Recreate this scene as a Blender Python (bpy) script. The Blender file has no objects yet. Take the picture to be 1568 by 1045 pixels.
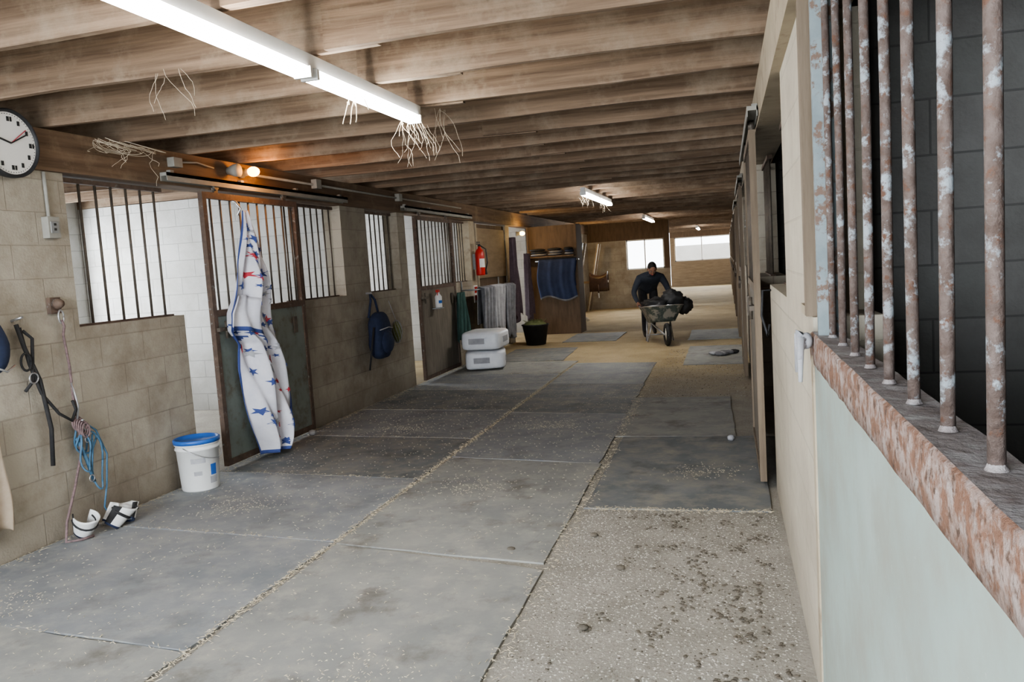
import bpy, bmesh, math, random
from mathutils import Vector, Matrix, noise
random.seed(7)
scene=bpy.context.scene
V=Vector
# ---------------------------------------------------------------- materials
def nt(m):
    m.use_nodes=True
    return m.node_tree, m.node_tree.nodes, m.node_tree.links
def rgba(c): return (c[0],c[1],c[2],1)
def mk(name,c1,c2=None,scale=6,rough=.8,metal=0,bump=.15,c3=None,scale3=25,thr=.6,stretch=(1,1,1),contrast=(.35,.65),soft=.03,c4=None,scale4=30,thr4=.62,soft4=.04):
    m=bpy.data.materials.new(name); t,n,l=nt(m); b=n['Principled BSDF']
    b.inputs['Roughness'].default_value=rough; b.inputs['Metallic'].default_value=metal
    g=n.new('ShaderNodeNewGeometry'); mp=n.new('ShaderNodeMapping'); mp.inputs['Scale'].default_value=stretch
    l.new(g.outputs['Position'],mp.inputs['Vector'])
    nz=n.new('ShaderNodeTexNoise'); nz.inputs['Scale'].default_value=scale; nz.inputs['Detail'].default_value=7; nz.inputs['Roughness'].default_value=.65
    l.new(mp.outputs[0],nz.inputs['Vector'])
    rp=n.new('ShaderNodeMapRange'); rp.inputs[1].default_value=contrast[0]; rp.inputs[2].default_value=contrast[1]
    l.new(nz.outputs[0],rp.inputs[0])
    mx=n.new('ShaderNodeMixRGB'); mx.inputs[1].default_value=rgba(c1); mx.inputs[2].default_value=rgba(c2 or [k*.75 for k in c1])
    l.new(rp.outputs[0],mx.inputs[0]); out=mx.outputs[0]
    for cc,sc,th,so in ((c3,scale3,thr,soft),(c4,scale4,thr4,soft4)):
        if not cc: continue
        n3=n.new('ShaderNodeTexNoise'); n3.inputs['Scale'].default_value=sc; n3.inputs['Detail'].default_value=7; n3.inputs['Roughness'].default_value=.7
        l.new(g.outputs['Position'],n3.inputs['Vector'])
        r3=n.new('ShaderNodeMapRange'); r3.inputs[1].default_value=th-so; r3.inputs[2].default_value=th+so
        l.new(n3.outputs[0],r3.inputs[0])
        m3=n.new('ShaderNodeMixRGB'); l.new(r3.outputs[0],m3.inputs[0]); l.new(out,m3.inputs[1]); m3.inputs[2].default_value=rgba(cc); out=m3.outputs[0]
    l.new(out,b.inputs['Base Color'])
    if bump:
        bp=n.new('ShaderNodeBump'); bp.inputs['Strength'].default_value=bump; bp.inputs['Distance'].default_value=.02
        l.new(nz.outputs[0],bp.inputs['Height']); l.new(bp.outputs[0],b.inputs['Normal'])
    return m
def emis(name,c,s):
    m=bpy.data.materials.new(name); t,n,l=nt(m); b=n['Principled BSDF']
    b.inputs['Base Color'].default_value=rgba(c); b.inputs['Emission Color'].default_value=rgba(c); b.inputs['Emission Strength'].default_value=s
    return m
def block(name,c1,c2,mortar,stain,stain_amt=.5,zdark=None):
    m=bpy.data.materials.new(name); t,n,l=nt(m); b=n['Principled BSDF']; b.inputs['Roughness'].default_value=.9
    g=n.new('ShaderNodeNewGeometry'); sp=n.new('ShaderNodeSeparateXYZ'); l.new(g.outputs['Position'],sp.inputs[0])
    ad=n.new('ShaderNodeMath'); l.new(sp.outputs[0],ad.inputs[0]); l.new(sp.outputs[1],ad.inputs[1])
    cb=n.new('ShaderNodeCombineXYZ'); l.new(ad.outputs[0],cb.inputs[0]); l.new(sp.outputs[2],cb.inputs[1])
    br=n.new('ShaderNodeTexBrick'); l.new(cb.outputs[0],br.inputs['Vector'])
    br.inputs['Scale'].default_value=1; br.inputs['Brick Width'].default_value=.4; br.inputs['Row Height'].default_value=.2
    br.inputs['Mortar Size'].default_value=.005; br.inputs['Mortar Smooth'].default_value=.6
    br.inputs['Color1'].default_value=rgba(c1); br.inputs['Color2'].default_value=rgba(c2); br.inputs['Mortar'].default_value=rgba(mortar)
    nz=n.new('ShaderNodeTexNoise'); nz.inputs['Scale'].default_value=1.6; nz.inputs['Detail'].default_value=10; nz.inputs['Roughness'].default_value=.74
    l.new(g.outputs['Position'],nz.inputs['Vector'])
    rp=n.new('ShaderNodeMapRange'); rp.inputs[1].default_value=.42; rp.inputs[2].default_value=.68; rp.inputs[4].default_value=stain_amt
    l.new(nz.outputs[0],rp.inputs[0])
    mx=n.new('ShaderNodeMixRGB'); l.new(rp.outputs[0],mx.inputs[0]); l.new(br.outputs[0],mx.inputs[1]); mx.inputs[2].default_value=rgba(stain)
    out=mx.outputs[0]
    zr=n.new('ShaderNodeMapRange'); zr.inputs[1].default_value=.35; zr.inputs[2].default_value=0; zr.inputs[4].default_value=.45
    l.new(sp.outputs[2],zr.inputs[0])
    m2=n.new('ShaderNodeMixRGB'); l.new(zr.outputs[0],m2.inputs[0]); l.new(out,m2.inputs[1]); m2.inputs[2].default_value=rgba([k*.8 for k in stain])
    l.new(m2.outputs[0],b.inputs['Base Color'])
    fn=n.new('ShaderNodeTexNoise'); fn.inputs['Scale'].default_value=70; fn.inputs['Detail'].default_value=4
    l.new(g.outputs['Position'],fn.inputs['Vector'])
    mm=n.new('ShaderNodeMath'); mm.operation='MULTIPLY_ADD'; mm.inputs[1].default_value=-1.0; l.new(br.outputs['Fac'],mm.inputs[0]); 
    fm=n.new('ShaderNodeMath'); fm.operation='MULTIPLY'; fm.inputs[1].default_value=.5; l.new(fn.outputs[0],fm.inputs[0]); l.new(fm.outputs[0],mm.inputs[2])
    bp=n.new('ShaderNodeBump'); bp.inputs['Strength'].default_value=.4; bp.inputs['Distance'].default_value=.012
    l.new(mm.outputs[0],bp.inputs['Height']); l.new(bp.outputs[0],b.inputs['Normal'])
    return m
def floor_mat():
    m=bpy.data.materials.new('packed_dirt_floor'); t,n,l=nt(m); b=n['Principled BSDF']; b.inputs['Roughness'].default_value=.95
    g=n.new('ShaderNodeNewGeometry'); sp=n.new('ShaderNodeSeparateXYZ'); l.new(g.outputs['Position'],sp.inputs[0])
    def noi(s,d=6):
        k=n.new('ShaderNodeTexNoise'); k.inputs['Scale'].default_value=s; k.inputs['Detail'].default_value=d; k.inputs['Roughness'].default_value=.65; l.new(g.outputs['Position'],k.inputs['Vector']); return k.outputs[0]
    def mr(x,a,c,d=1):
        k=n.new('ShaderNodeMapRange'); k.inputs[1].default_value=a; k.inputs[2].default_value=c; k.inputs[4].default_value=d; l.new(x,k.inputs[0]); return k.outputs[0]
    def mix(f,a,c):
        k=n.new('ShaderNodeMixRGB'); l.new(f,k.inputs[0])
        for i,v in ((1,a),(2,c)):
            if isinstance(v,tuple): k.inputs[i].default_value=rgba(v)
            else: l.new(v,k.inputs[i])
        return k.outputs[0]
    base=mix(mr(noi(3),.35,.65),(.385,.36,.315),(.29,.27,.23))
    far=mix(mr(noi(1.6),.35,.65),(.50,.395,.23),(.37,.285,.16))
    yy=n.new('ShaderNodeMath'); yy.operation='MULTIPLY_ADD'; yy.inputs[1].default_value=3; l.new(noi(1.2),yy.inputs[0]); l.new(sp.outputs[1],yy.inputs[2])
    c=mix(mr(yy.outputs[0],9.5,13),base,far)
    vo=n.new('ShaderNodeTexVoronoi'); vo.inputs['Scale'].default_value=60; l.new(g.outputs['Position'],vo.inputs['Vector'])
    c=mix(mr(vo.outputs[0],.33,.18,.45),c,(.53,.51,.46))
    c=mix(mr(noi(34,4),.56,.66,.5),c,(.20,.175,.145))
    l.new(c,b.inputs['Base Color'])
    bp=n.new('ShaderNodeBump'); bp.inputs['Strength'].default_value=.6; bp.inputs['Distance'].default_value=.01; l.new(noi(60,6),bp.inputs['Height']); l.new(bp.outputs[0],b.inputs['Normal'])
    return m
M={}
M['floor']=floor_mat()
M['mat']=mk('rubber_mat',(.20,.215,.23),(.30,.31,.315),1.6,.75,bump=.12,c3=(.38,.375,.35),scale3=5,thr=.60,soft=.14,c4=(.145,.145,.145),scale4=2.2,thr4=.66,soft4=.12)
M['mat2']=mk('rubber_mat_dusty',(.23,.235,.23),(.33,.33,.305),1.8,.8,bump=.12,c3=(.39,.375,.335),scale3=6,thr=.60,soft=.12,c4=(.155,.142,.125),scale4=2.6,thr4=.62,soft4=.08)
M['mat3']=mk('rubber_mat_dark',(.14,.155,.165),(.235,.24,.24),1.8,.75,bump=.12,c3=(.32,.30,.255),scale3=5,thr=.58,soft=.12,c4=(.105,.105,.107),scale4=2.4,thr4=.64,soft4=.1)
M['blk_tan']=block('tan_painted_block',(.385,.345,.28),(.43,.39,.32),(.32,.285,.235),(.19,.15,.11),.8)
M['blk_cream']=block('cream_painted_block',(.52,.475,.385),(.545,.50,.405),(.48,.44,.355),(.32,.27,.205),.6)
M['blk_white']=block('white_painted_block',(.52,.52,.505),(.56,.56,.54),(.37,.37,.355),(.32,.30,.265),.6)
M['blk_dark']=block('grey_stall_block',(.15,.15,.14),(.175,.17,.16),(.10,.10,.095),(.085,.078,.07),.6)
M['wood_j']=mk('joist_wood',(.285,.20,.135),(.13,.086,.055),2.6,.88,bump=.3,stretch=(.35,10,10),c3=(.33,.26,.19),scale3=3,thr=.60,soft=.12)
M['wood_h']=mk('header_wood',(.20,.13,.08),(.11,.07,.042),2.6,.85,bump=.25,stretch=(9,.4,9),c3=(.24,.17,.11),scale3=3,thr=.62,soft=.1)
M['wood_c']=mk('ceiling_boards',(.11,.073,.046),(.055,.036,.023),3.0,.9,bump=.2,stretch=(6,.5,6))
M['ply']=mk('plywood',(.31,.235,.155),(.23,.17,.11),2.5,.8,bump=.1,stretch=(1,1,5))
M['ply_dark']=mk('brown_board',(.17,.115,.075),(.115,.08,.052),2.5,.9,bump=.1,stretch=(6,6,1))
M['door_b']=mk('greybrown_board',(.24,.21,.17),(.165,.14,.11),3,.85,bump=.1,stretch=(4,4,1))
M['postw']=mk('weathered_post_wood',(.235,.185,.135),(.155,.118,.083),3,.85,bump=.2,stretch=(7,7,.5))
M['tanpost']=mk('tan_paint',(.45,.385,.285),(.36,.30,.215),5,.8,c3=(.24,.18,.125),scale3=6,thr=.62,soft=.08)
M['rust']=mk('rusted_steel',(.115,.085,.068),(.18,.125,.095),14,.75,.3,.2,c3=(.26,.255,.24),scale3=22,thr=.62)
M['barD']=mk('dark_stall_bar',(.11,.095,.08),(.17,.14,.11),18,.6,.4,.1)
M['barL']=mk('peeling_bar_paint',(.10,.07,.057),(.175,.138,.122),34,.8,.15,.4,c3=(.33,.36,.38),scale3=24,thr=.57,soft=.04,c4=(.135,.072,.048),scale4=40,thr4=.59)
M['frameL']=mk('bluegrey_frame_paint',(.27,.315,.325),(.20,.24,.25),9,.7,.1,.1,c3=(.18,.12,.09),scale3=16,thr=.55)
M['rail']=mk('rusty_rail_paint',(.31,.215,.175),(.41,.35,.325),22,.9,.1,.6,c3=(.215,.115,.075),scale3=24,thr=.50,soft=.06,c4=(.115,.07,.05),scale4=38,thr4=.58)
M['dust']=mk('dusty_rail_top',(.33,.30,.29),(.22,.185,.175),26,.95,0,.7,c3=(.43,.415,.415),scale3=12,thr=.56,soft=.08)
M['green']=mk('pale_green_sheet',(.37,.44,.405),(.31,.375,.345),1.8,.65,.0,.05,c3=(.30,.305,.26),scale3=3.5,thr=.56,soft=.14,c4=(.44,.475,.43),scale4=50,thr4=.67,soft4=.02)
M['green_d']=mk('worn_green_sheet',(.25,.29,.265),(.19,.21,.19),3,.65,.1,.08,c3=(.165,.13,.10),scale3=6,thr=.60,soft=.08)
M['galv']=mk('galvanised',(.36,.37,.37),(.27,.28,.28),12,.5,.5,.05)
M['white']=mk('white_plastic',(.80,.80,.78),(.74,.74,.72),5,.45,0,.0)
M['black']=mk('black_rubber',(.018,.018,.02),(.03,.03,.032),12,.6,0,.1)
M['blackcloth']=mk('black_strap',(.02,.02,.022),(.035,.033,.032),20,.85,0,.1)
M['navy']=mk('navy_cloth',(.02,.03,.065),(.03,.042,.09),16,.9,0,.15)
M['blue']=mk('blue_rope',(.06,.15,.25),(.10,.20,.30),30,.8,0,.3)
M['bluelid']=mk('blue_plastic',(.03,.12,.42),(.04,.15,.5),5,.4,0,0)
M['red']=mk('red_paint',(.55,.03,.02),(.48,.03,.02),8,.35,0,0)
M['redcloth']=mk('red_cloth',(.50,.05,.07),(.42,.05,.07),8,.85,0,0)
M['bcloth']=mk('white_blanket_cloth',(.72,.71,.75),(.60,.60,.66),7,.9,0,.15)
M['bnavy']=mk('blanket_navy_trim',(.05,.08,.24),(.07,.10,.28),7,.9,0,.1)
M['grey']=mk('grey_cloth',(.25,.25,.265),(.16,.16,.175),9,.9,0,.2)
M['lgrey']=mk('light_grey_cloth',(.44,.44,.455),(.32,.32,.34),9,.9,0,.2)
M['purple']=mk('plum_cloth',(.14,.10,.12),(.09,.065,.08),9,.9,0,.2)
M['gcloth']=mk('green_cloth',(.05,.11,.095),(.035,.075,.067),9,.9,0,.2)
M['bblue']=mk('blue_blanket_cloth',(.022,.035,.085),(.03,.047,.11),9,.9,0,.2)
M['hay']=mk('green_hay',(.24,.26,.12),(.15,.18,.07),60,.95,0,.5)
M['straw']=mk('straw',(.62,.55,.41),(.48,.41,.29),30,.9,0,0)
M['web']=mk('cobweb_twine',(.60,.52,.40),(.48,.40,.30),30,.9,0,0)
M['chip']=mk('gravel_chip',(.57,.55,.50),(.42,.40,.35),30,.9,0,0)
M['dung']=mk('manure',(.17,.145,.115),(.10,.088,.07),30,.95,0,.3)
M['bag']=mk('shaving_bag_plastic',(.78,.79,.81),(.68,.70,.74),9,.4,0,.25,c3=(.50,.54,.62),scale3=5,thr=.68)
M['skin']=mk('skin',(.32,.17,.11),(.28,.145,.095),12,.6,0,.05)
M['jacket']=mk('dark_jacket',(.03,.038,.055),(.045,.052,.07),12,.9,0,.15)
M['pants']=mk('dark_trousers',(.02,.02,.024),(.03,.03,.034),12,.9,0,.15)
M['boot']=mk('boot_leather',(.03,.022,.016),(.02,.016,.012),12,.6,0,.1)
M['hair']=mk('dark_hair',(.012,.010,.009),(.02,.017,.014),40,.7,0,.3)
M['eye']=mk('eye_white',(.7,.68,.64),(.7,.68,.64),4,.3,0,0)
M['leather']=mk('saddle_leather',(.07,.035,.02),(.045,.022,.013),12,.45,0,.1)
M['tray']=mk('wheelbarrow_tray',(.14,.17,.165),(.09,.12,.115),7,.5,.3,.1,c3=(.40,.39,.36),scale3=9,thr=.52)
M['tube']=emis('fluorescent_tube',(1,.98,.94),32)
M['orange']=emis('orange_bulb',(1,.36,.04),14)
M['yellow']=emis('yellow_bulb',(1,.62,.10),14)
M['steel']=mk('clean_steel',(.55,.55,.56),(.45,.45,.46),8,.35,.8,0)
M['cable']=mk('grey_conduit',(.33,.32,.285),(.26,.25,.22),8,.7,0,0)
M['ink']=mk('black_ink',(.02,.02,.02),(.02,.02,.02),8,.6,0,0)
M['paper']=mk('cream_paper',(.78,.76,.72),(.75,.73,.69),8,.8,0,0)
M['concrete_out']=mk('outside_pale_wall',(.66,.66,.64),(.58,.58,.56),2,.9,0,.1)
M['pink']=mk('pink_rope',(.25,.17,.17),(.14,.10,.10),60,.9,0,.2)
M['beige']=mk('beige_cloth',(.42,.34,.26),(.34,.27,.20),8,.9,0,.1)
# ---------------------------------------------------------------- mesh builder
class MB:
    def __init__(s): s.v=[];s.f=[];s.m=[];s.sm=[];s.mats=[]
    def mi(s,k):
        if k not in s.mats: s.mats.append(k)
        return s.mats.index(k)
    def add(s,vs,fs,k,smooth=False):
        o=len(s.v); s.v+= [tuple(p) for p in vs]; i=s.mi(k)
        for f in fs: s.f.append([a+o for a in f]); s.m.append(i); s.sm.append(smooth)
    def box(s,c,d,k,R=None):
        vs=[]
        for x in(-.5,.5):
            for y in(-.5,.5):
                for z in(-.5,.5):
                    p=V((x*d[0],y*d[1],z*d[2]))
                    if R: p=R@p
                    vs.append(p+V(c))
        s.add(vs,[(0,1,3,2),(4,6,7,5),(0,4,5,1),(2,3,7,6),(0,2,6,4),(1,5,7,3)],k)
    def mm(s,a,b,k): s.box([(a[i]+b[i])/2 for i in range(3)],[abs(b[i]-a[i]) for i in range(3)],k)
    def tube(s,path,r,k,n=8,cap=True):
        P=[V(p) for p in path]; R=r if isinstance(r,(list,tuple)) else [r]*len(P)
        t=(P[1]-P[0]).normalized(); a=V((0,0,1)) if abs(t.z)<.9 else V((1,0,0)); u=t.cross(a).normalized()
        vs=[];fs=[]
        for i,p in enumerate(P):
            tt=(P[min(i+1,len(P)-1)]-P[max(i-1,0)])
            if tt.length>1e-9: tt.normalize()
            else: tt=t
            u=(u-tt*u.dot(tt)); u=u.normalized() if u.length>1e-6 else tt.orthogonal().normalized()
            w=tt.cross(u)
            for j in range(n):
                an=2*math.pi*j/n; vs.append(p+(u*math.cos(an)+w*math.sin(an))*R[i])
        for i in range(len(P)-1):
            for j in range(n):
                a0=i*n+j;b0=i*n+(j+1)%n; fs.append((a0,b0,b0+n,a0+n))
        s.add(vs,fs,k,True)
        if cap:
            o=len(s.v)-len(vs); i=s.mi(k)
            s.f.append([o+j for j in range(n)][::-1]); s.m.append(i); s.sm.append(False)
            s.f.append([o+(len(P)-1)*n+j for j in range(n)]); s.m.append(i); s.sm.append(False)
    def cyl(s,a,b,r,k,n=12,r2=None): s.tube([a,b],[r,r if r2 is None else r2],k,n)
    def lathe(s,prof,c,k,n=32,R=None):
        vs=[];fs=[]
        for (r,z) in prof:
            for j in range(n):
                an=2*math.pi*j/n; p=V((r*math.cos(an),r*math.sin(an),z))
                if R: p=R@p
                vs.append(p+V(c))
        for i in range(len(prof)-1):
            for j in range(n):
                a=i*n+j;b=i*n+(j+1)%n; fs.append((a,b,b+n,a+n))
        s.add(vs,fs,k,True)
    def ell(s,c,d,k,R=None,nu=16,nv=10,fn=None):
        vs=[];fs=[]
        for i in range(nv+1):
            th=math.pi*i/nv
            for j in range(nu):
                ph=2*math.pi*j/nu
                q=V((math.sin(th)*math.cos(ph),math.sin(th)*math.sin(ph),math.cos(th)))
                p=V((q.x*d[0],q.y*d[1],q.z*d[2]))
                if fn: p=fn(q,p)
                if R: p=R@p
                vs.append(p+V(c))
        for i in range(nv):
            for j in range(nu):
                a=i*nu+j;b=i*nu+(j+1)%nu; fs.append((a,a+nu,b+nu,b))
        s.add(vs,fs,k,True)
    def grid(s,fn,nu,nv,k,kf=None,smooth=True):
        vs=[fn(i/nu,j/nv) for j in range(nv+1) for i in range(nu+1)]
        o=len(s.v); s.v+=[tuple(p) for p in vs]
        for j in range(nv):
            for i in range(nu):
                a=j*(nu+1)+i
                s.f.append([o+a,o+a+1,o+a+nu+2,o+a+nu+1]); s.m.append(s.mi(kf((i+.5)/nu,(j+.5)/nv) if kf else k)); s.sm.append(smooth)
    def build(s,name,bevel=0,solid=0,parent=None,merge=False):
        lo=[min(v[i] for v in s.v) for i in range(3)]; hi=[max(v[i] for v in s.v) for i in range(3)]
        c=V([(lo[i]+hi[i])/2 for i in range(3)])
        me=bpy.data.meshes.new(name); me.from_pydata([tuple(V(v)-c) for v in s.v],[],s.f)
        for k in s.mats: me.materials.append(M[k])
        me.polygons.foreach_set('material_index',s.m); me.polygons.foreach_set('use_smooth',s.sm)
        me.update()
        ob=bpy.data.objects.new(name,me); ob.location=c; scene.collection.objects.link(ob)
        bm=bmesh.new(); bm.from_mesh(me); bmesh.ops.recalc_face_normals(bm,faces=bm.faces) if not solid else None; bm.to_mesh(me); bm.free()
        if solid:
            md=ob.modifiers.new('thick','SOLIDIFY'); md.thickness=solid; md.offset=0
        if bevel:
            md=ob.modifiers.new('bev','BEVEL'); md.width=bevel; md.segments=2; md.limit_method='ANGLE'; md.angle_limit=math.radians(50)
        if parent: ob.parent=parent
        return ob
def rz(a): return Matrix.Rotation(a,3,'Z')
def ry(a): return Matrix.Rotation(a,3,'Y')
def rx(a): return Matrix.Rotation(a,3,'X')
XL=-4.0; XR=0.25; YB=-2.0; ZJ=2.5; ZC=2.80
# ---------------------------------------------------------------- shell
b=MB(); b.mm((-7.8,YB-4,-.1),(4.2,40,0),'floor'); b.build('floor')
b=MB()
for i in range(60):
    x=-7.8+i*.2; b.mm((x,YB,ZC+random.uniform(0,.006)),(x+.194,40,ZC+.05),'wood_c')
b.mm((-7.8,YB,ZC+.05),(4.2,40,ZC+.1),'wood_c')
b.build('ceiling')
b=MB()
def joist(x0,x1,y,w):
    n=14; ph=random.uniform(0,6); rows=[]
    for i in range(n+1):
        x=x0+(x1-x0)*i/n
        z=ZJ+.004+.005*math.sin(i*1.3+ph)+random.uniform(0,.004); dy=.006*math.sin(i*.6+ph)
        rows.append([(x,y-w+dy,z),(x,y+w+dy,z+.002),(x,y+w,ZC),(x,y-w,ZC)])
    vs=[p for r in rows for p in r]; fs=[]
    for i in range(n):
        for j in range(4): fs.append((i*4+j,i*4+(j+1)%4,i*4+4+(j+1)%4,i*4+4+j))
    fs.append((3,2,1,0)); fs.append((n*4,n*4+1,n*4+2,n*4+3)); b.add(vs,fs,'wood_j')
for k in range(-7,52):
    y=3.38+.69*k
    if y>39.5: break
    joist(-1.74+random.uniform(-.12,.10),4.0,y,.022)
    joist(-7.6,-1.40+random.uniform(-.14,.12),y+.046,.022)
b.build('ceiling_joists')
WL=MB(); T=.2
def wl(y0,y1,z0,z1,k='blk_tan',x=XL): WL.mm((x-T,y0,z0),(x,y1,z1),k)
ZH=2.25
wl(YB,4.24,0,ZH); wl(4.24,5.27,0,1.28)
wl(6.95,9.80,0,1.28); wl(8.0,8.62,1.28,ZH); wl(9.56,9.80,1.28,ZH)
wl(11.42,12.5,0,1.28); wl(12.5,12.78,0,ZH,'tanpost')
wl(14.75,15.0,0,ZH); wl(18.2,24,0,ZH)
WL.build('wall_left')
b=MB(); b.mm((XL-.16,YB,ZH),(XL+.04,24,ZJ),'wood_h'); b.build('trim_1')
b=MB(); XO=-7.6
ws=[(6.2,8.0),(10.7,12.3),(15.1,16.9)]
y=YB
for a,c in ws:
    b.mm((XO-T,y,0),(XO,a,ZC),'blk_white'); b.mm((XO-T,a,0),(XO,c,1.05),'blk_white'); b.mm((XO-T,a,2.25),(XO,c,ZC),'blk_white'); y=c
b.mm((XO-T,y,0),(XO,24,ZC),'blk_white'); b.build('wall_outer_left')
for i,(a,c) in enumerate(ws):
    w=MB()
    for zz in (1.05,1.65,2.2): w.mm((XO-.12,a,zz),(XO-.07,c,zz+.05),'white')
    for yy in (a,(a+c)/2-.02,c-.05): w.mm((XO-.12,yy,1.05),(XO-.07,yy+.05,2.25),'white')
    w.build('window_%d'%(i+1))
b=MB()
for yy in (3.9,8.31,12.6,17.2): b.mm((XO,yy-.08,0),(XL-T,yy+.08,ZJ-.0),'blk_white')
b.build('wall_stall_partition_left')
b=MB()
b.mm((-7.6,24,0),(-1.6,24.2,1.12),'blk_tan'); b.mm((-7.6,24,2.0),(-1.6,24.2,ZC),'ply_dark'); b.mm((-7.6,24,1.12),(-2.85,24.2,2.0),'blk_tan'); b.mm((-1.75,24,1.12),(-1.6,24.2,2.0),'ply_dark')
b.build('wall_back_left')
b=MB()
b.mm((-2.5,38,0),(.6,38.2,1.15),'ply'); b.mm((-2.5,38,2.25),(4.2,38.2,ZC),'ply_dark'); b.mm((.2,38,0),(4.2,38.2,2.25),'ply'); b.mm((-2.5,38,1.15),(-2.3,38.2,2.25),'ply'); b.build('wall_back')
w=MB()
for x in (-2.85,-2.33,-1.79): w.mm((x,24.06,1.12),(x+.04,24.12,2.0),'white')
for z in (1.12,1.96): w.mm((-2.85,24.06,z),(-1.75,24.12,z+.04),'white')
w.build('window_4')
w=MB()
for x in (-2.3,-1.1,.15): w.mm((x,38.06,1.15),(x+.05,38.12,2.25),'white')
for z in (1.15,2.2): w.mm((-2.3,38.06,z),(.2,38.12,z+.05),'white')
w.build('window_5')
b=MB(); b.mm((-2.6,41,0),(3,41.15,1.9),'concrete_out'); b.build('wall_outside')
# ---------------------------------------------------------------- right wall
WR=MB()
def wr(y0,y1,z0,z1,k='blk_cream',x=XR): WR.mm((x,y0,z0),(x+T,y1,z1),k)
wr(YB,-1.0,0,ZH); wr(2.62,5.15,0,1.28); wr(2.86,3.75,1.28,ZH)
yy=6.65
segs=[]
while yy<38:
    e=min(yy+3.0,38); wr(yy,e,0,1.28,'blk_tan'); wr(yy+1.0,yy+1.6,1.28,ZH,'blk_tan'); segs.append((yy,e)); yy+=4.45
WR.build('wall_right')
b=MB(); b.mm((XR-.04,YB,ZH),(XR+.16,38,ZJ),'tanpost'); b.build('trim_2')
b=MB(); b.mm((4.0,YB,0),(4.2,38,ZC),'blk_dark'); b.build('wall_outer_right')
b=MB()
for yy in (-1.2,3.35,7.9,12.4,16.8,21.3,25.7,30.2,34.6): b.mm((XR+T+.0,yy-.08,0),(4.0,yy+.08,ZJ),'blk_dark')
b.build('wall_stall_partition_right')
# ---------------------------------------------------------------- bars
def bars(name,x,y0,y1,z0,z1,n,rm='rust',bm_='barD',r=.009,rail=.03):
    b=MB()
    b.mm((x-.02,y0,z1-rail),(x+.02,y1,z1),rm); b.mm((x-.02,y0,z0),(x+.02,y1,z0+.012),rm)
    for i in range(n):
        y=y0+(y1-y0)*(i+.5)/n; b.cyl((x,y,z0+.01),(x,y,z1-.01),r,bm_,8)
    return b.build(name)
xb=XL-.10
bars('stall_window_bars',xb,4.25,5.26,1.28,2.24,7)
bars('stall_window_bars',xb,6.96,7.99,1.28,2.24,8)
bars('stall_window_bars',xb,8.63,9.55,1.28,2.24,7)
bars('stall_window_bars',xb,11.43,12.49,1.28,2.24,9)
for (a,e) in segs:
    bars('stall_window_bars',XR+.1,a,a+.98,1.28,2.22,7); bars('stall_window_bars',XR+.1,a+1.62,e-.02,1.28,2.22,8)
bars('stall_window_bars',XR+.1,3.77,5.14,1.28,2.22,9)
def stall_door(x,y0,y1,face,panel='green_d',fr='rust'):
    b=MB(); w=.05
    b.mm((x-.02,y0,.04),(x+.02,y0+w,2.22),fr); b.mm((x-.02,y1-w,.04),(x+.02,y1,2.22),fr)
    for z in (.04,1.24,2.17): b.mm((x-.02,y0+w,z),(x+.02,y1-w,z+.05),fr)
    b.mm((x-.008,y0+w,.09),(x+.008,y1-w,1.24),panel)
    n=10
    for i in range(n):
        y=y0+w+(y1-y0-2*w)*(i+.5)/n; b.cyl((x,y,1.28),(x,y,2.18),.009,'barD',8)
    f=face
    b.mm((x+f*.02,y0+.02,1.12),(x+f*.05,y0+.22,1.15),'barD'); b.cyl((x+f*.04,y0+.12,1.06),(x+f*.04,y0+.12,1.2),.012,'barD')
    b.mm((x+f*.02,y1-.25,1.0),(x+f*.035,y1-.2,1.15),'barD')
    for y in (y0+.2,y1-.2):
        b.mm((x-.005,y-.025,2.22),(x+.01,y+.025,2.27),'barD')
        b.cyl((x-.015,y,2.27),(x+.02,y,2.27),.03,'barD',14)
    return b.build('sliding_stall_door')
stall_door(XL+.075,5.5,6.93,1); stall_door(XL+.075,9.93,11.4,1,'door_b')
for k in range(8): stall_door(XR-.075,5.18+4.45*k,6.63+4.45*k,-1,'door_b','postw')
def track(x,y0,y1):
    b=MB(); b.mm((x-.025,y0,2.305),(x+.03,y1,2.33),'cable'); b.mm((x+.025,y0,2.27),(x+.03,y1,2.33),'cable'); b.mm((x-.03,y0,2.27),(x-.025,y1,2.33),'cable')
    for i in range(4):
        y=y0+.1+(y1-y0-.2)*i/3; s_=-1 if x<-2 else 1
        b.mm((min(x,x+s_*.034),y-.02,2.33),(max(x,x+s_*.034),y+.02,2.355),'cable')
    return b.build('door_track')
track(XL+.075,5.1,8.0); track(XL+.075,9.6,12.4)
for k in range(3): track(XR-.075,5.0+4.45*k,7.8+4.45*k)
# near right stall front
b=MB(); xr=XR+.02
b.mm((xr-.027,-.9,.03),(xr-.005,2.56,1.15),'green')
b.mm((xr-.032,2.545,.02),(xr+.03,2.60,1.17),'tanpost')
N=60
vs=[];fs=[]
for i in range(N+1):
    yv=-.9+3.5*i/N; j=lambda: random.uniform(-.0018,.0018)
    vs+=[(xr-.031+j(),yv,1.146+j()),(xr-.032+j(),yv,1.190+j()),(xr-.031+j(),yv,1.234+j()),(xr-.026,yv,1.238+j()),(xr+.01,yv,1.237+j()),(xr+.05,yv,1.236+j()),(xr+.05,yv,1.150),(xr-.02,yv,1.149)]
for i in range(N):
    for k in range(8): fs.append((i*8+k,i*8+(k+1)%8,i*8+8+(k+1)%8,i*8+8+k))
b.add(vs,[f for n_,f in enumerate(fs) if n_%8 not in (3,4)],'rail',True); b.add(vs,[f for n_,f in enumerate(fs) if n_%8 in (3,4)],'dust',True)
b.mm((xr-.01,-.9,2.30),(xr+.05,2.6,2.36),'frameL')
y=2.42; ys=[]
while y>-.8: ys.append(y); y-=.205
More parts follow.
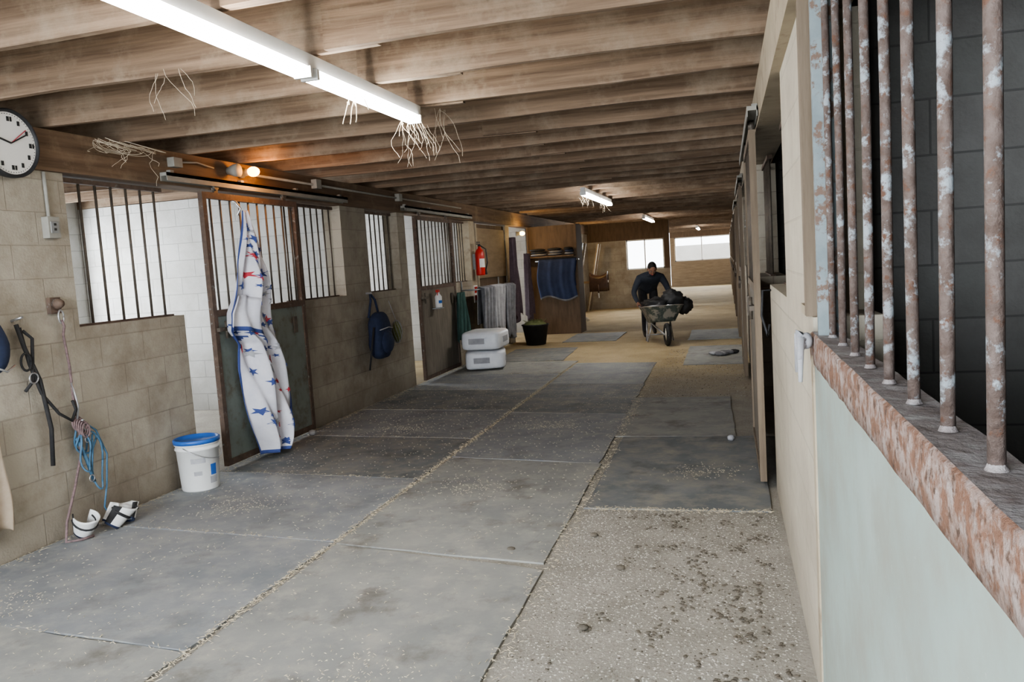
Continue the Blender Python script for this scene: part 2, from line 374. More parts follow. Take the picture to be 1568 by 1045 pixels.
for y in ys:
    b.tube([(xr+.012,y,1.232),(xr+.012+random.uniform(-.003,.003),y,1.75),(xr+.012,y,2.31)],.0095,'barL',14)
    b.lathe([(.0095,.008),(.0115,.003),(.013,0)],(xr+.012,y,1.2375),'dust',12)
b.mm((xr-.01,2.52,1.236),(xr+.05,2.60,2.36),'frameL'); b.mm((xr-.02,2.475,1.238),(xr+.02,2.495,2.36),'frameL')
b.build('stall_front_grille')
b=MB(); b.mm((XR-.015,2.66,1.28),(XR+.03,2.72,ZH),'postw'); b.mm((XR-.015,2.72,1.28),(XR+.02,2.86,1.31),'tanpost'); b.mm((XR+.06,2.72,1.28),(XR+.1,2.86,ZH),'ply_dark'); b.build('trim_3')
b=MB()
for i in range(9):
    a=random.uniform(0,6.28); L=random.uniform(.04,.13)
    p0=V((xr-.05,2.52,1.22)); p1=p0+V((-.02,math.cos(a)*.04,math.sin(a)*.03)); p2=p0+V((-.025,math.cos(a)*.06,-L))
    b.tube([p0,p1,p2],[.012,.012,.006],'lgrey',7)
b.ell((xr-.05,2.52,1.22),(.018,.03,.025),'lgrey'); b.build('tied_rag')
# ---------------------------------------------------------------- rubber mats
def rmat(x0,x1,y0,y1,sk=0,k='mat',rot=0,z=0):
    b=MB(); h=.010
    N=8
    def pt(u,v):
        x=x0+(x1-x0)*u; y=y0+(y1-y0)*v - sk*(x-x0)
        cx=(x0+x1)/2; cy=(y0+y1)/2
        dx,dy=x-cx,y-cy; ca,sa=math.cos(rot),math.sin(rot)
        return (cx+dx*ca-dy*sa, cy+dx*sa+dy*ca)
    per=[(i/N,0) for i in range(N)]+[(1,i/N) for i in range(N)]+[(1-i/N,1) for i in range(N)]+[(0,1-i/N) for i in range(N)]
    P=[]
    for (u,v) in per:
        x,y=pt(u,v); P.append((x+random.uniform(-.007,.007),y+random.uniform(-.007,.007)))
    n=len(P)
    vs=[(x,y,z+.001) for x,y in P]+[(x,y,z+h+random.uniform(-.001,.002)) for x,y in P]
    fs=[[i,(i+1)%n,n+(i+1)%n,n+i] for i in range(n)]+[list(range(n))[::-1],list(range(n,2*n))]
    b.add(vs,fs,k); return b.build('rubber_floor_mat')
for i in range(9):
    y0=.1+1.3*i; rmat(-3.97,-2.2,y0+.17,y0+1.285+.17,.10,['mat','mat2','mat','mat','mat3','mat','mat3','mat','mat2'][i])
ym=[-.1,1.9,3.83,5.8,7.65,9.5,11.4]
for i in range(6): rmat(-2.165,-.9-.02*i,ym[i]+.13,ym[i+1]-.015+.13,.15 if i>1 else .2,['mat2','mat2','mat2','mat','mat3','mat'][i],0)
rmat(-.885,.2,4.68,6.62,.0,'mat3'); rmat(-.98,.0,6.66,8.5,.05,'mat2',.02)
rmat(-.62,.2,11.0,13.2,.03,'mat2'); rmat(-3.6,-2.5,11.95,13.7,.05,'mat3',.05); rmat(-.7,.2,14.2,16,.03,'mat2'); rmat(-3.0,-2.0,14.6,16.2,.03,'mat3')
b=MB()
def straw(x,y,z,L,k='straw',w=.0016):
    a=random.uniform(0,math.pi); dx,dy=math.cos(a)*L/2,math.sin(a)*L/2; px,py=-math.sin(a)*w,math.cos(a)*w
    b.add([(x-dx-px,y-dy-py,z),(x+dx-px,y+dy-py,z+.002),(x+dx+px,y+dy+py,z+.002),(x-dx+px,y-dy+py,z),(x,y,z+.003)],[(0,1,4),(1,2,4),(2,3,4),(3,0,4)],k)
for i in range(2600):
    y=random.uniform(.8,11.5); straw(-2.183+random.gauss(0,.016),y,.012+random.random()*.004,random.uniform(.008,.03))
for i in range(1100):
    y=random.uniform(1.5,11.5); straw(-.9-.01*(y-4)+random.gauss(0,.03),y,.013,random.uniform(.008,.03))
for i in range(5200):
    x=random.uniform(-3.9,-.9); y=random.uniform(1.0,12); straw(x,y,.0135,random.uniform(.005,.02),'straw',.001)
for i in range(900): straw(XL+.03+abs(random.gauss(0,.05)),random.uniform(3,11.5),.0135,random.uniform(.01,.04))
for i in range(600):
    x=random.uniform(-3.9,-2.2); straw(x,.1+1.3*random.randint(1,8)+.165-.10*(x+3.97)+random.gauss(0,.015),.0135,random.uniform(.01,.03))
for i in range(400):
    x=random.uniform(-.85,.2); straw(x,4.66+random.gauss(0,.02),.012,random.uniform(.01,.03))
for cx,cy in ((-1.75,5.1),(-3.0,7.0),(-1.6,7.1),(-3.5,3.0),(-1.4,2.6),(-3.2,4.6),(-.2,5.5)):
    for i in range(170): straw(cx+random.gauss(0,.16),cy+random.gauss(0,.12),.0135,random.uniform(.004,.018),'straw',.0012)
b.build('loose_straw')
b=MB()
def chip(x,y,r,k,z=0,fl=.5):
    R=rz(random.uniform(0,6)); d=(r,r*random.uniform(.4,.9),r*fl)
    vs=[]
    for q in ((1,0,0),(-1,0,0),(0,1,0),(0,-1,0),(0,0,1),(0,0,-.4)): vs.append(R@V((q[0]*d[0],q[1]*d[1],q[2]*d[2]))+V((x,y,z+d[2]*.35)))
    b.add(vs,[(0,2,4),(2,1,4),(1,3,4),(3,0,4),(2,0,5),(1,2,5),(3,1,5),(0,3,5)],k)
for i in range(9000):
    y=random.uniform(1.6,4.66); x=random.uniform(-.87,.22); chip(x,y,random.uniform(.002,.008),'chip' if random.random()<.78 else 'dung',0,.4)
for i in range(1800): chip(random.uniform(-.9,.2),random.uniform(8.5,13),random.uniform(.003,.010),'chip' if random.random()<.4 else 'dung')
b.build('gravel_chips')
b=MB()
for i in range(120):
    x=random.triangular(-.8,.2,.1); y=random.uniform(2.2,4.6); m=random.randint(3,9)
    for j in range(m):
        r=random.uniform(.003,.0095); b.ell((x+random.gauss(0,.026),y+random.gauss(0,.026),r*.3),(r*1.4,r,r*.4),'dung',rz(random.uniform(0,3)),7,5,lambda q,p:p*(1+.4*noise.noise(q*3+V((x,y,j)))))
for (x,y) in [(-.62,2.6),(-.62,3.1),(-.55,3.75),(-.75,4.2),(-1.15,3.95)]:
    b.ell((x,y,.012),(.022,.018,.012),'dung',None,10,7,lambda q,p:p*(1+.3*noise.noise(q*3+V((x,y,0)))))
b.build('manure_crumbs')
for (x,y,r) in [(-.02,6.45,.03),(-3.85,6.75,.035)]:
    b=MB(); b.ell((x,y,r*.8+.011),(r,r*.9,r*.8),'lgrey',rz(1),16,10,lambda q,p:p*(1+.15*noise.noise(q*3))); b.build('pale_stone')
# ---------------------------------------------------------------- lights fixtures
def strip(x,y0,y1,z=2.40):
    b=MB()
    b.mm((x-.030,y0,z+.03),(x+.030,y1,ZJ-.012),'white')
    n=max(1,round((y1-y0)/1.32)); L=(y1-y0)/n
    for i in range(n):
        a=y0+i*L+.03; e=y0+(i+1)*L-.03
        for dx in (-.024,.024):
            b.cyl((x+dx,a+.02,z),(x+dx,e-.02,z),.0185,'tube',12)
        for yy in (a,e): b.mm((x-.042,yy-.010,z-.018),(x+.042,yy+.010,z+.03),'white')
    b.build('fluorescent_light')
strip(-1.78,2.02,4.68); strip(-1.86,11.0,13.7); strip(-1.86,19.4,22.0); strip(-1.0,30,32.6)
def lamp(x,y,z,k,col,e,dx):
    b=MB(); b.lathe([(0,.0),(.045,0),(.045,.03),(.03,.05),(.028,.09),(0,.09)],(x,y,z),'cable',20,ry(math.pi/2*dx))
    b.ell((x+dx*.13,y,z),(.055,.042,.042),k); b.build('bulkhead_lamp')
    l=bpy.data.lights.new('lamp_glow','POINT'); l.energy=e; l.color=col; l.shadow_soft_size=.06
    o=bpy.data.objects.new('lamp_glow',l); o.location=(x+dx*.25,y,z-.02); scene.collection.objects.link(o)
lamp(-3.955,6.12,2.42,'orange',(1,.42,.1),6,1)
b=MB()
b.lathe([(0,0),(.03,0),(.05,.06),(.055,.1),(0,.1)],(-3.955,5.95,2.42),'cable',18,ry(math.pi/2)); b.build('flood_lamp_head')
lamp(-3.995,15.5,2.1,'yellow',(1,.66,.28),9,1)
lamp(-3.995,21.9,2.12,'yellow',(1,.66,.28),12,1)
b=MB()
def strand(p,L,sw=.06,r=.0014,k='web'):
    P=[V(p)]; d=V((random.gauss(0,.4),random.gauss(0,.4),-1))
    n=8
    for i in range(n):
        d=V((d.x+random.gauss(0,sw*6),d.y+random.gauss(0,sw*6),-1)).normalized(); P.append(P[-1]+d*L/n)
    b.tube(P,r,k,4,False)
for i in range(20): strand((-1.78+random.gauss(0,.03),4.60+random.gauss(0,.08),2.38),random.uniform(.10,.30),.05,.0012)
for i in range(7): strand((-1.70+random.gauss(0,.02),4.90+random.gauss(0,.03),2.5),random.uniform(.2,.50),.03,.0012)
for i in range(6): strand((-1.80+random.gauss(0,.03),3.85+random.gauss(0,.06),2.38),random.uniform(.03,.12),.02,.003)
for i in range(6): strand((-2.55+random.gauss(0,.08),3.4+random.gauss(0,.04),2.52),random.uniform(.1,.33),.06,.0012)
for i in range(14):
    strand((-1.9+random.gauss(0,.04),random.uniform(11,13.6),2.38),random.uniform(.08,.18))
b.build('hanging_twine')
b=MB()
for i in range(16):
    c=V((-3.75+random.gauss(0,.06),4.45+random.gauss(0,.10),2.44)); P=[]
    a0=random.uniform(0,6); R_=random.uniform(.06,.20)
    for j in range(14):
        a=a0+j*.4; P.append(c+V((math.cos(a)*R_*.5,math.sin(a)*R_,abs(math.sin(a*.7))*-.05)))
    b.tube(P,.002,'web',4,False)
for i in range(6): strand((-3.7,4.55+random.gauss(0,.1),2.42),random.uniform(.1,.3),.12)
b.build('baling_twine_bundle')
# ---------------------------------------------------------------- clock
b=MB(); c=(-3.93,3.79,2.37); R=ry(math.pi/2)
b.lathe([(0,-.02),(.19,-.02),(.195,.0),(.195,.03),(.187,.04),(.178,.03),(.175,.02)],c,'black',48,R)
b.lathe([(0,.021),(.176,.021)],c,'paper',48,R)
for h in range(12):
    a=h*math.pi/6; p=V((.024,math.sin(a)*.137,math.cos(a)*.137))+V(c); b.box(p,(.003,.016,.026),'ink')
    if h%3==0: b.box(p+V((0,.02,0)),(.003,.010,.026),'ink')
    for q in range(0,5):
        a2=a+q*math.pi/30; p=V((.024,math.sin(a2)*.165,math.cos(a2)*.165))+V(c); b.box(p,(.002,.004,.004),'ink')
for a,L,w in ((math.radians(62),.13,.007),(math.radians(-75),.08,.010),(math.radians(52),.14,.004)):
    Rm=Matrix.Rotation(-a,3,'X'); b.box(V(c)+Rm@V((.030,0,L/2)),(.003,w,L),'redcloth' if w<.005 else 'ink',Rm)
b.mm((-3.96,3.73,2.30),(-3.95,3.85,2.42),'black')
b.build('wall_clock')
b=MB(); b.cyl((-3.985,4.08,1.96),(-3.985,4.08,2.245),.011,'cable'); b.mm((-4.0,4.035,1.84),(-3.95,4.125,1.97),'cable')
b.mm((-3.95,4.05,1.87),(-3.945,4.11,1.94),'galv'); b.mm((-3.946,4.07,1.885),(-3.942,4.09,1.90),'ink'); b.mm((-3.946,4.07,1.915),(-3.942,4.09,1.93),'ink')
b.build('power_outlet',bevel=.003)
b=MB(); b.tube([(-3.945,6.35,2.42),(-3.945,9,2.42),(-3.945,12,2.42)],.012,'cable'); 
for y in (7.4,9.5): b.mm((-3.96,y-.05,2.38),(-3.90,y+.05,2.47),'cable')
b.build('electrical_conduit')
b=MB(); b.mm((-3.96,5.2,2.38),(-3.90,5.30,2.45),'cable'); b.tube([(-3.92,5.30,2.42),(-3.92,5.5,2.44),(-3.93,5.72,2.42)],.008,'cable',6); b.build('junction_box',bevel=.003)
# ---------------------------------------------------------------- white bucket
b=MB(); c=(-3.80,5.0,.012)
b.lathe([(0,0),(.128,0),(.132,.01),(.148,.30),(.156,.302),(.156,.312),(.149,.314),(.149,.335),(.157,.337),(.157,.347),(.15,.349)],c,'white',40)
b.lathe([(.15,.349),(.162,.347),(.164,.372),(.158,.378),(.146,.378),(.142,.36),(0,.36)],c,'bluelid',40)
for (a0,a1,z0,z1,k) in ((-1.3,-.6,.21,.245,'lgrey'),(-.4,.05,.05,.10,'lgrey'),(-.35,.0,.11,.19,'bluelid'),(-1.2,-.8,.12,.15,'lgrey')):
    b.grid(lambda u,v:V(c)+V((math.cos(a0+(a1-a0)*u)*(.1335+.016*(z0+(z1-z0)*v)/.30),math.sin(a0+(a1-a0)*u)*(.1335+.016*(z0+(z1-z0)*v)/.30),z0+(z1-z0)*v)),8,2,k)
P=[V(c)+V((math.cos(t)*.162,math.sin(t)*.162,.33-.10*abs(math.sin((t+1.57))))) for t in [i*math.pi/14-1.57 for i in range(15)]]
b.tube(P,.003,'steel',6)
b.build('plastic_bucket')
# ---------------------------------------------------------------- hanging horse blanket
tab=[(2.08,5.86,5.92),(1.9,5.78,5.95),(1.66,5.68,6.00),(1.45,5.60,6.04),(1.26,5.50,6.08),(1.12,5.52,6.12),(1.0,5.64,6.18),(.8,5.64,6.25),(.5,5.70,6.27),(.32,5.74,6.24),(.06,5.80,6.15)]
def edge(z):
    for i in range(len(tab)-1):
        if tab[i][0]>=z>=tab[i+1][0]:
            f=(tab[i][0]-z)/(tab[i][0]-tab[i+1][0]); return [tab[i][k]+(tab[i+1][k]-tab[i][k])*f for k in (1,2)]
    return tab[-1][1:]
def blank(u,v,off=0):
    z=2.08-2.02*v+ .10*math.sin(u*5+1)*v*(1-v)*2
    zz=max(.06,min(2.08,z)); lo,hi=edge(zz); w=hi-lo
    x=-3.80+off+.10*math.sin(u*math.pi)*min(1,w/.4)+(.045*math.sin(u*15+v*5)+.026*math.sin(u*29-v*11))*min(1,w/.35)+.02*math.sin(v*9)
    return V((x,lo+w*u+.012*math.sin(v*20+u*4),zz))
b=MB()
def kf(u,v):
    if u<.035 or u>.965 or v>.987: return 'bnavy'
    if abs(v-.47-.10*u)<.004 and u<.6: return 'bnavy'
    if .52<v<.57 and u<.24-(v-.52)*3: return 'bnavy'
    if .74<v<.82 and .72<u<.9: return 'lgrey'
    return 'bcloth'
b.grid(blank,70,140,'bcloth',kf)
for i in range(95):
    uc,vc=random.uniform(.08,.92),random.uniform(.06,.97); lo,hi=edge(max(.06,2.08-2.02*vc)); w=hi-lo; r=random.choice([.016,.024,.036])
    if w<.10: continue
    k=random.choice(['bnavy','redcloth','bnavy','lgrey','bnavy']); a0=random.uniform(0,6)
    pts=[blank(uc,vc,.010)]
    for j in range(10):
        rr=r if j%2==0 else r*.42; a=a0+j*math.pi/5; pts.append(blank(min(.99,max(.01,uc+math.cos(a)*rr/w)),min(.99,vc+math.sin(a)*rr/2.02),.010))
    b.add(pts,[(0,1+j,1+(j+1)%10) for j in range(10)],k)
def flap(u,v):
    p=blank(.02+.5*u,.36+.14*v,.03+.02*math.sin(u*6)); return p+V((0,-.03*(1-u)*v,0))
b.grid(flap,12,8,'bcloth',lambda u,v:'bnavy' if v>.9 else 'bcloth')
b.tube([(-3.86,5.89,2.05),(-3.83,5.89,2.1),(-3.87,5.89,2.16),(-3.90,5.89,2.17)],.006,'steel',6)
b.build('hanging_horse_blanket',solid=.004)
# ---------------------------------------------------------------- tack on the left pillar
def loop(c,ry_,rz_,x,n=24,a0=0,a1=6.283,w=0):
    return [V((x+w*math.sin(3*a),c[0]+math.cos(a)*ry_,c[1]+math.sin(a)*rz_)) for a in [a0+(a1-a0)*i/n for i in range(n+1)]]
b=MB()
b.mm((-4.0,4.0,1.38),(-3.97,4.08,1.48),'rust'); b.lathe([(0,0),(.03,0),(.035,.02),(.02,.05),(0,.055)],(-3.97,4.04,1.44),'rust',16,ry(math.pi/2))
b.tube(loop((4.04,1.36),.02,.04,-3.94),.006,'steel',6)
b.tube([(-3.94,4.04,1.34),(-3.93,4.045,1.30),(-3.95,4.05,1.25),(-3.95,4.07,1.05),(-3.94,4.06,.85),(-3.94,4.08,.70),(-3.93,4.06,.5),(-3.93,3.98,.3),(-3.9,3.86,.12),(-3.86,3.80,.024),(-3.80,3.86,.022),(-3.78,3.93,.022)],.008,'pink',8)
for i in range(6): b.tube(loop((4.05+.01*i,.70-.012*i),.03,.045,-3.93+.004*i),.006,'pink',6)
b.tube([(-3.93,4.05,.95),(-3.92,4.07,.8),(-3.92,4.05,.72)],.007,'steel',6)
b.build('lead_rope')
b=MB()
for i,(cy,cz,a,h) in enumerate([(4.10,.60,.055,.10),(4.12,.56,.08,.07),(4.18,.42,.045,.18),(4.08,.50,.04,.12)]): b.tube(loop((cy,cz),a,h,-3.95+.012*i,w=.01),.0065,'blue',6)
b.tube([(-3.94,4.1,.7),(-3.93,4.2,.62),(-3.92,4.26,.45),(-3.93,4.24,.25),(-3.92,4.19,.12),(-3.9,4.2,.06)],.006,'blue',6)
b.tube([(-3.94,4.05,.60),(-3.93,4.10,.45),(-3.93,4.14,.30)],.012,'blue',6)
for z in (.66,.58,.33): b.tube(loop((4.11,z),.02,.02,-3.915),.004,'steel',6)
b.cyl((-3.97,4.08,.70),(-3.90,4.08,.71),.006,'steel')
b.build('blue_rope_halter')
b=MB()
b.tube([(-3.95,3.74,1.32),(-3.93,3.76,1.1),(-3.93,3.82,.92),(-3.92,3.92,.78),(-3.92,4.01,.72),(-3.92,4.05,.78),(-3.92,4.03,.84)],.010,'blackcloth',6)
b.tube([(-3.95,3.72,1.34),(-3.93,3.74,1.2),(-3.93,3.82,1.0),(-3.93,3.86,.7),(-3.93,3.84,.48)],.013,'blackcloth',6)
b.tube([(-3.95,3.76,1.30),(-3.93,3.80,1.25),(-3.93,3.77,1.0),(-3.94,3.72,.95)],.010,'blackcloth',6)
b.tube(loop((3.77,1.02),.03,.03,-3.92),.005,'steel',6); b.tube(loop((3.73,1.12),.035,.05,-3.92),.007,'blackcloth',6)
b.cyl((-4.0,3.74,1.36),(-3.92,3.74,1.38),.008,'steel')
b.build('black_bridle')
def cloth(name,x,y0,y1,z0,z1,k,folds=5,amp=.03,taper=.0,thick=.006,kf=None,hang=0):
    b=MB()
    def fn(u,v):
        w=(y1-y0); uu=.5+(u-.5)*(1-taper*(1-v)); 
        return V((x+amp*math.sin(u*folds*6.28+v*2)+hang*math.sin(u*3.14)*v, y0+w*uu+.012*math.sin(v*7+u*9), z1+(z0-z1)*v*(1-.06*math.sin(u*9))))
    b.grid(fn,40,24,k,kf); return b.build(name,solid=thick)
cloth('hanging_towel',-3.92,3.16,3.50,.18,.82,'beige',3,.02)
b=MB(); b.ell((-3.92,3.53,1.24),(.06,.09,.16),'navy',None,20,14,lambda q,p:V((p.x*(1-.3*q.z),p.y*(1-.35*max(0,q.z)),p.z)))
b.tube(loop((3.53,1.43),.05,.09,-3.93),.008,'navy',6); b.tube([(-3.85,3.47,1.12),(-3.845,3.53,1.09),(-3.85,3.59,1.12)],.006,'steel',6); b.build('hanging_feed_bag')
def hboot(x,y,a,lean,s=1.3):
    b=MB(); R=rz(a)@ry(lean)
    def fn(u,v):
        t=(-2.3+4.6*u); r=.045+.022*v
        return R@V((math.cos(t)*r,math.sin(t)*r*.8,.13*v*(1-.3*abs(t)/2.3)))*s+V((x,y,.04))
    b.grid(fn,24,10,'white',lambda u,v:'navy' if v<.12 else ('blackcloth' if u<.14 else 'white'))
    b.tube([R@V((math.cos(t)*.06,math.sin(t)*.05,.07))*s+V((x,y,.04)) for t in [-2+.4*i for i in range(11)]],.006,'blackcloth',5)
    b.build('horse_bell_boot',solid=.007)
hboot(-3.87,3.94,-.4,.6); hboot(-3.80,4.08,.9,.7); hboot(-3.74,4.17,2.0,.5,1.1)
# ---------------------------------------------------------------- shaving bales
def bale(cx,cy,cz,a,d=(.58,.74,.27)):
    b=MB(); R=rz(a)
    def fn(q,p):
        e=.28; s=lambda t,m:math.copysign(abs(t)**e,t)*m
        o=V((s(q.x,d[0]/2),s(q.y,d[1]/2),s(q.z,d[2]/2))); n=noise.noise(o*7+V((cx,cy,cz*9)))*.018
        return o*(1+n/.3*.5)
    b.ell((cx,cy,cz),d,'bag',R,40,24,fn)
    b.box(V((cx,cy,cz))+R@V((d[0]/2-.0,0,.0)),(.012,d[1]*.4,d[2]*.3),'lgrey',R)
    b.box(V((cx,cy,cz))+R@V((-.05,-d[1]/2+.0,.0)),(d[0]*.4,.012,d[2]*.3),'lgrey',R)
    b.build('wrapped_shavings_bale')
bale(-3.48,11.30,.16,.25); bale(-3.46,11.28,.44,.05)
b=MB(); c=(-3.45,14.4,.0)
b.lathe([(0,.01),(.18,.01),(.24,.36),(.255,.365),(.255,.385),(.235,.385),(.225,.33),(0,.33)],c,'black',32)
b.ell((c[0],c[1],.36),(.21,.21,.09),'hay',None,24,12,lambda q,p:p*(1+.15*noise.noise(q*5)))
for i in range(120):
    a=random.uniform(0,6.28); r=random.uniform(0,.18); p=V((c[0]+math.cos(a)*r,c[1]+math.sin(a)*r,.42)); b.tube([p,p+V((random.gauss(0,.04),random.gauss(0,.04),random.uniform(0,.06)))],.003,'hay',3,False)
b.build('hay_tub')
# ---------------------------------------------------------------- hanging backpack + haynet
b=MB()
def bp(q,p):
    e=.6; s=lambda t,m:math.copysign(abs(t)**e,t)*m
    o=V((s(q.x,.09),s(q.y,.20),s(q.z,.27))); o.y*=(1-.25*max(0,q.z)); return o+V((.015*noise.noise(o*9),0,0))
b.ell((-3.88,8.52,.79),(1,1,1),'navy',None,28,20,bp)
b.ell((-3.79,8.52,.71),(.05,.15,.13),'navy',None,18,12)
b.tube([(-3.95,8.40,1.0),(-3.93,8.45,1.2),(-3.96,8.5,1.28),(-3.93,8.56,1.2),(-3.92,8.62,1.0)],.014,'navy',6)
b.tube([(-3.84,8.28,.9),(-3.86,8.24,.7),(-3.90,8.25,.5),(-3.92,8.26,.42)],.010,'blackcloth',6)
b.tube([(-3.80,8.35,.86),(-3.765,8.52,.88),(-3.80,8.7,.86)],.006,'lgrey',6)
b.mm((-4.0,8.48,1.27),(-3.94,8.52,1.29),'steel')
b.build('hanging_backpack')
b=MB(); b.ell((-3.91,9.08,.78),(.05,.08,.13),'hay',None,16,12,lambda q,p:p*(1+.12*noise.noise(q*5)))
for i in range(10):
    a=i*.628; b.tube([V((-3.91,9.08,.78))+V((math.sin(t)*math.cos(a+t*.6)*.06,math.sin(t)*math.sin(a+t*.6)*.09,math.cos(t)*.14)) for t in [j*.31 for j in range(11)]],.004,'lgrey',4)
b.tube([(-3.91,9.08,.91),(-3.99,9.08,1.16)],.005,'lgrey',5); b.build('hay_net')
b=MB(); c=(-3.83,10.4,.98)
b.lathe([(0,0),(.045,0),(.048,.01),(.048,.15),(.02,.19),(.018,.21),(0,.21)],c,'white',20); b.mm((c[0]-.015,c[1]-.05,c[2]+.21),(c[0]+.015,c[1]+.03,c[2]+.245),'red'); b.tube([V(c)+V((0,-.02,.21)),V(c)+V((0,-.04,.17))],.006,'red',6); b.mm((c[0]-.07,c[1]-.07,c[2]-.014),(c[0]+.05,c[1]+.07,c[2]-.002),'galv')
b.grid(lambda u,v:V(c)+V((math.cos(-1.2+2.4*u)*.0495,math.sin(-1.2+2.4*u)*.0495,.06+.04*v)),8,2,'bluelid')
b.build('spray_bottle')
b=MB(); c=(-3.88,12.62,1.36)
b.lathe([(0,0),(.07,0),(.075,.02),(.075,.36),(.06,.41),(.025,.44),(.025,.47),(0,.47)],c,'red',24)
b.mm((c[0]-.02,c[1]-.02,c[2]+.47),(c[0]+.02,c[1]+.02,c[2]+.50),'black'); b.mm((c[0]-.012,c[1]-.12,c[2]+.50),(c[0]+.012,c[1]+.03,c[2]+.515),'black'); b.mm((c[0]-.012,c[1]-.11,c[2]+.53),(c[0]+.012,c[1]+.03,c[2]+.545),'black')
b.tube([V(c)+V((.02,0,.48)),V(c)+V((.10,.03,.42)),V(c)+V((.11,.04,.2)),V(c)+V((.08,.02,.08))],.011,'black',8); b.lathe([(0,.0),(.018,0),(.026,-.07)],V(c)+V((.08,.02,.08)),'black',12)
b.grid(lambda u,v:V(c)+V((math.cos(-1.4+1.8*u)*.0765,math.sin(-1.4+1.8*u)*.0765,.13+.14*v)),10,2,'paper')
b.mm((-3.995,c[1]-.03,c[2]+.1),(c[0]-.07,c[1]+.03,c[2]+.35),'galv'); b.build('fire_extinguisher')
b=MB(); b.mm((-4.0,12.53,.92),(-3.985,12.72,1.20),'paper'); b.mm((-3.987,12.55,1.08),(-3.982,12.70,1.18),'red'); b.mm((-3.987,12.56,.96),(-3.982,12.69,1.04),'red'); b.build('fire_sign')
b=MB(); b.mm((-4.08,12.80,.03),(-4.02,14.73,2.22),'ply_dark'); b.mm((-4.02,12.88,1.3),(-4.0,14.65,2.15),'ply'); b.mm((-4.02,12.88,.1),(-4.0,14.65,1.15),'ply')
for y in (12.82,14.66): b.mm((-4.02,y,.03),(-3.985,y+.06,2.22),'tanpost')
b.build('door_1',bevel=.004)
b=MB()
for z in (1.15,): b.tube([(-3.98,11.9,z),(-3.75,11.9,z),(-3.75,14.0,z),(-3.98,14.0,z)],.012,'galv',8)
for y in (11.9,14.0): b.cyl((-3.985,y,1.1),(-3.985,y,1.3),.012,'galv')
b.build('blanket_rack')
def drape(name,xc,y0,y1,ztop,zf,zb,k,amp=.02,along='y',kf=None,lean=0):
    b=MB()
    def fn(u,v):
        L1=ztop-zf; L2=ztop-zb; tot=L1+L2+.06; s=v*tot
        wob=amp*math.sin(u*19+v*3)+amp*.5*math.sin(u*41)
        if s<L1: o,z=.035+wob+.02,zf+s+.05*math.sin(u*7)*(1-s/L1)
        elif s<L1+.06: t=(s-L1)/.06*math.pi; o,z=math.cos(t)*.035+wob*math.cos(t)*.5,ztop+.02*math.sin(t)
        else: o,z=-.035+wob*.2,ztop-(s-L1-.06)
        p=y0+(y1-y0)*u+.03*math.sin(z*6+y0*9)
        return V((xc+o,p,z)) if along=='y' else V((p,xc-o,z))
    b.grid(fn,40,40,k,kf); return b.build(name,solid=.012)
cloth('green_horse_rug',-3.84,11.1,11.7,.40,1.14,'gcloth',3,.03,.4)
drape('saddle_blanket',-3.75,12.0,12.6,1.17,.30,.6,'grey',.035); drape('saddle_blanket',-3.75,12.62,13.25,1.17,.45,.7,'lgrey',.03); drape('saddle_blanket',-3.75,13.3,13.9,1.17,.25,.6,'grey',.035)
cloth('plum_horse_rug',-3.80,14.15,14.75,.5,2.0,'purple',3,.05,.7); cloth('plum_horse_rug',-3.74,15.0,15.5,.45,1.7,'purple',3,.05,.6)
b=MB(); b.mm((-4.0,16.4,0),(-2.95,16.45,2.25),'ply_dark'); b.mm((-3.0,16.45,0),(-2.95,17.0,2.25),'ply_dark'); b.mm((-4.0,16.97,0),(-3.0,17.0,2.25),'ply_dark')
for x in (-4.0,-2.99): b.mm((x,16.37,0),(x+.04,16.4,2.25),'ply_dark')
b.mm((-3.98,16.15,1.60),(-2.98,16.4,1.63),'ply_dark')
b.build('tack_locker',bevel=.003)
b=MB()
for i,(x,w,k) in enumerate([(-3.75,.34,'blackcloth'),(-3.38,.3,'grey'),(-3.1,.2,'navy')]):
    for j in range(3): b.ell((x+random.uniform(-.02,.02),16.27,1.662+.05*j),(w/2,.10,.03),['grey',k,'blackcloth'][j],None,16,8)
b.build('folded_saddle_pads')
b=MB(); b.cyl((-3.8,16.22,1.53),(-2.9,16.22,1.53),.015,'galv'); 
for x in (-3.79,-2.93): b.mm((x,16.22,1.52),(x+.02,16.37,1.54),'galv')
b.build('blanket_bar')
drape('blue_horse_blanket',16.22,-3.74,-2.96,1.545,.74,1.0,'bblue',.008,'x',lambda u,v:'grey' if v<.03 else 'bblue')
b=MB(); b.mm((-4.0,22.3,.85),(-3.2,22.4,.9),'ply'); b.mm((-3.99,22.3,.3),(-3.94,22.4,.9),'ply')
def saddle(u,v):
    t=(u-.5)*3.0; l=(v-.5)*.5; rise=.10*(2*abs(v-.5))**2; r=.16
    if abs(t)<1.2: p=(math.sin(t)*r, math.cos(t)*r+rise)
    else: p=(math.copysign(math.sin(1.2)*r+(abs(t)-1.2)*.08,t),math.cos(1.2)*r-(abs(t)-1.2)*1.1)
    return V((-3.45+l,22.35+p[0],.88+p[1]))
b.grid(saddle,30,14,'leather'); b.tube([(-3.45,22.17,.8),(-3.45,22.15,.55)],.012,'leather',6); b.tube(loop((22.15,.5),.05,.06,-3.45),.008,'steel',6)
b.build('saddle_on_rack',solid=.02)
b=MB()
for i,(y,k) in enumerate([(20.4,'frameL'),(20.9,'postw'),(23.0,'tanpost'),(23.4,'postw')]):
    b.box((-3.72,y,.98),(.03,.16,1.95),k,ry(.2))
b.build('leaning_boards')
b=MB(); b.tube([(-3.35,19.3,.05),(-3.85,19.3,1.5)],.014,'ply',8)
for i in range(5): b.tube([(-3.35,19.3,.12),(-3.33,19.14+.08*i,.08),(-3.28,19.14+.08*i,.02)],.005,'steel',5)
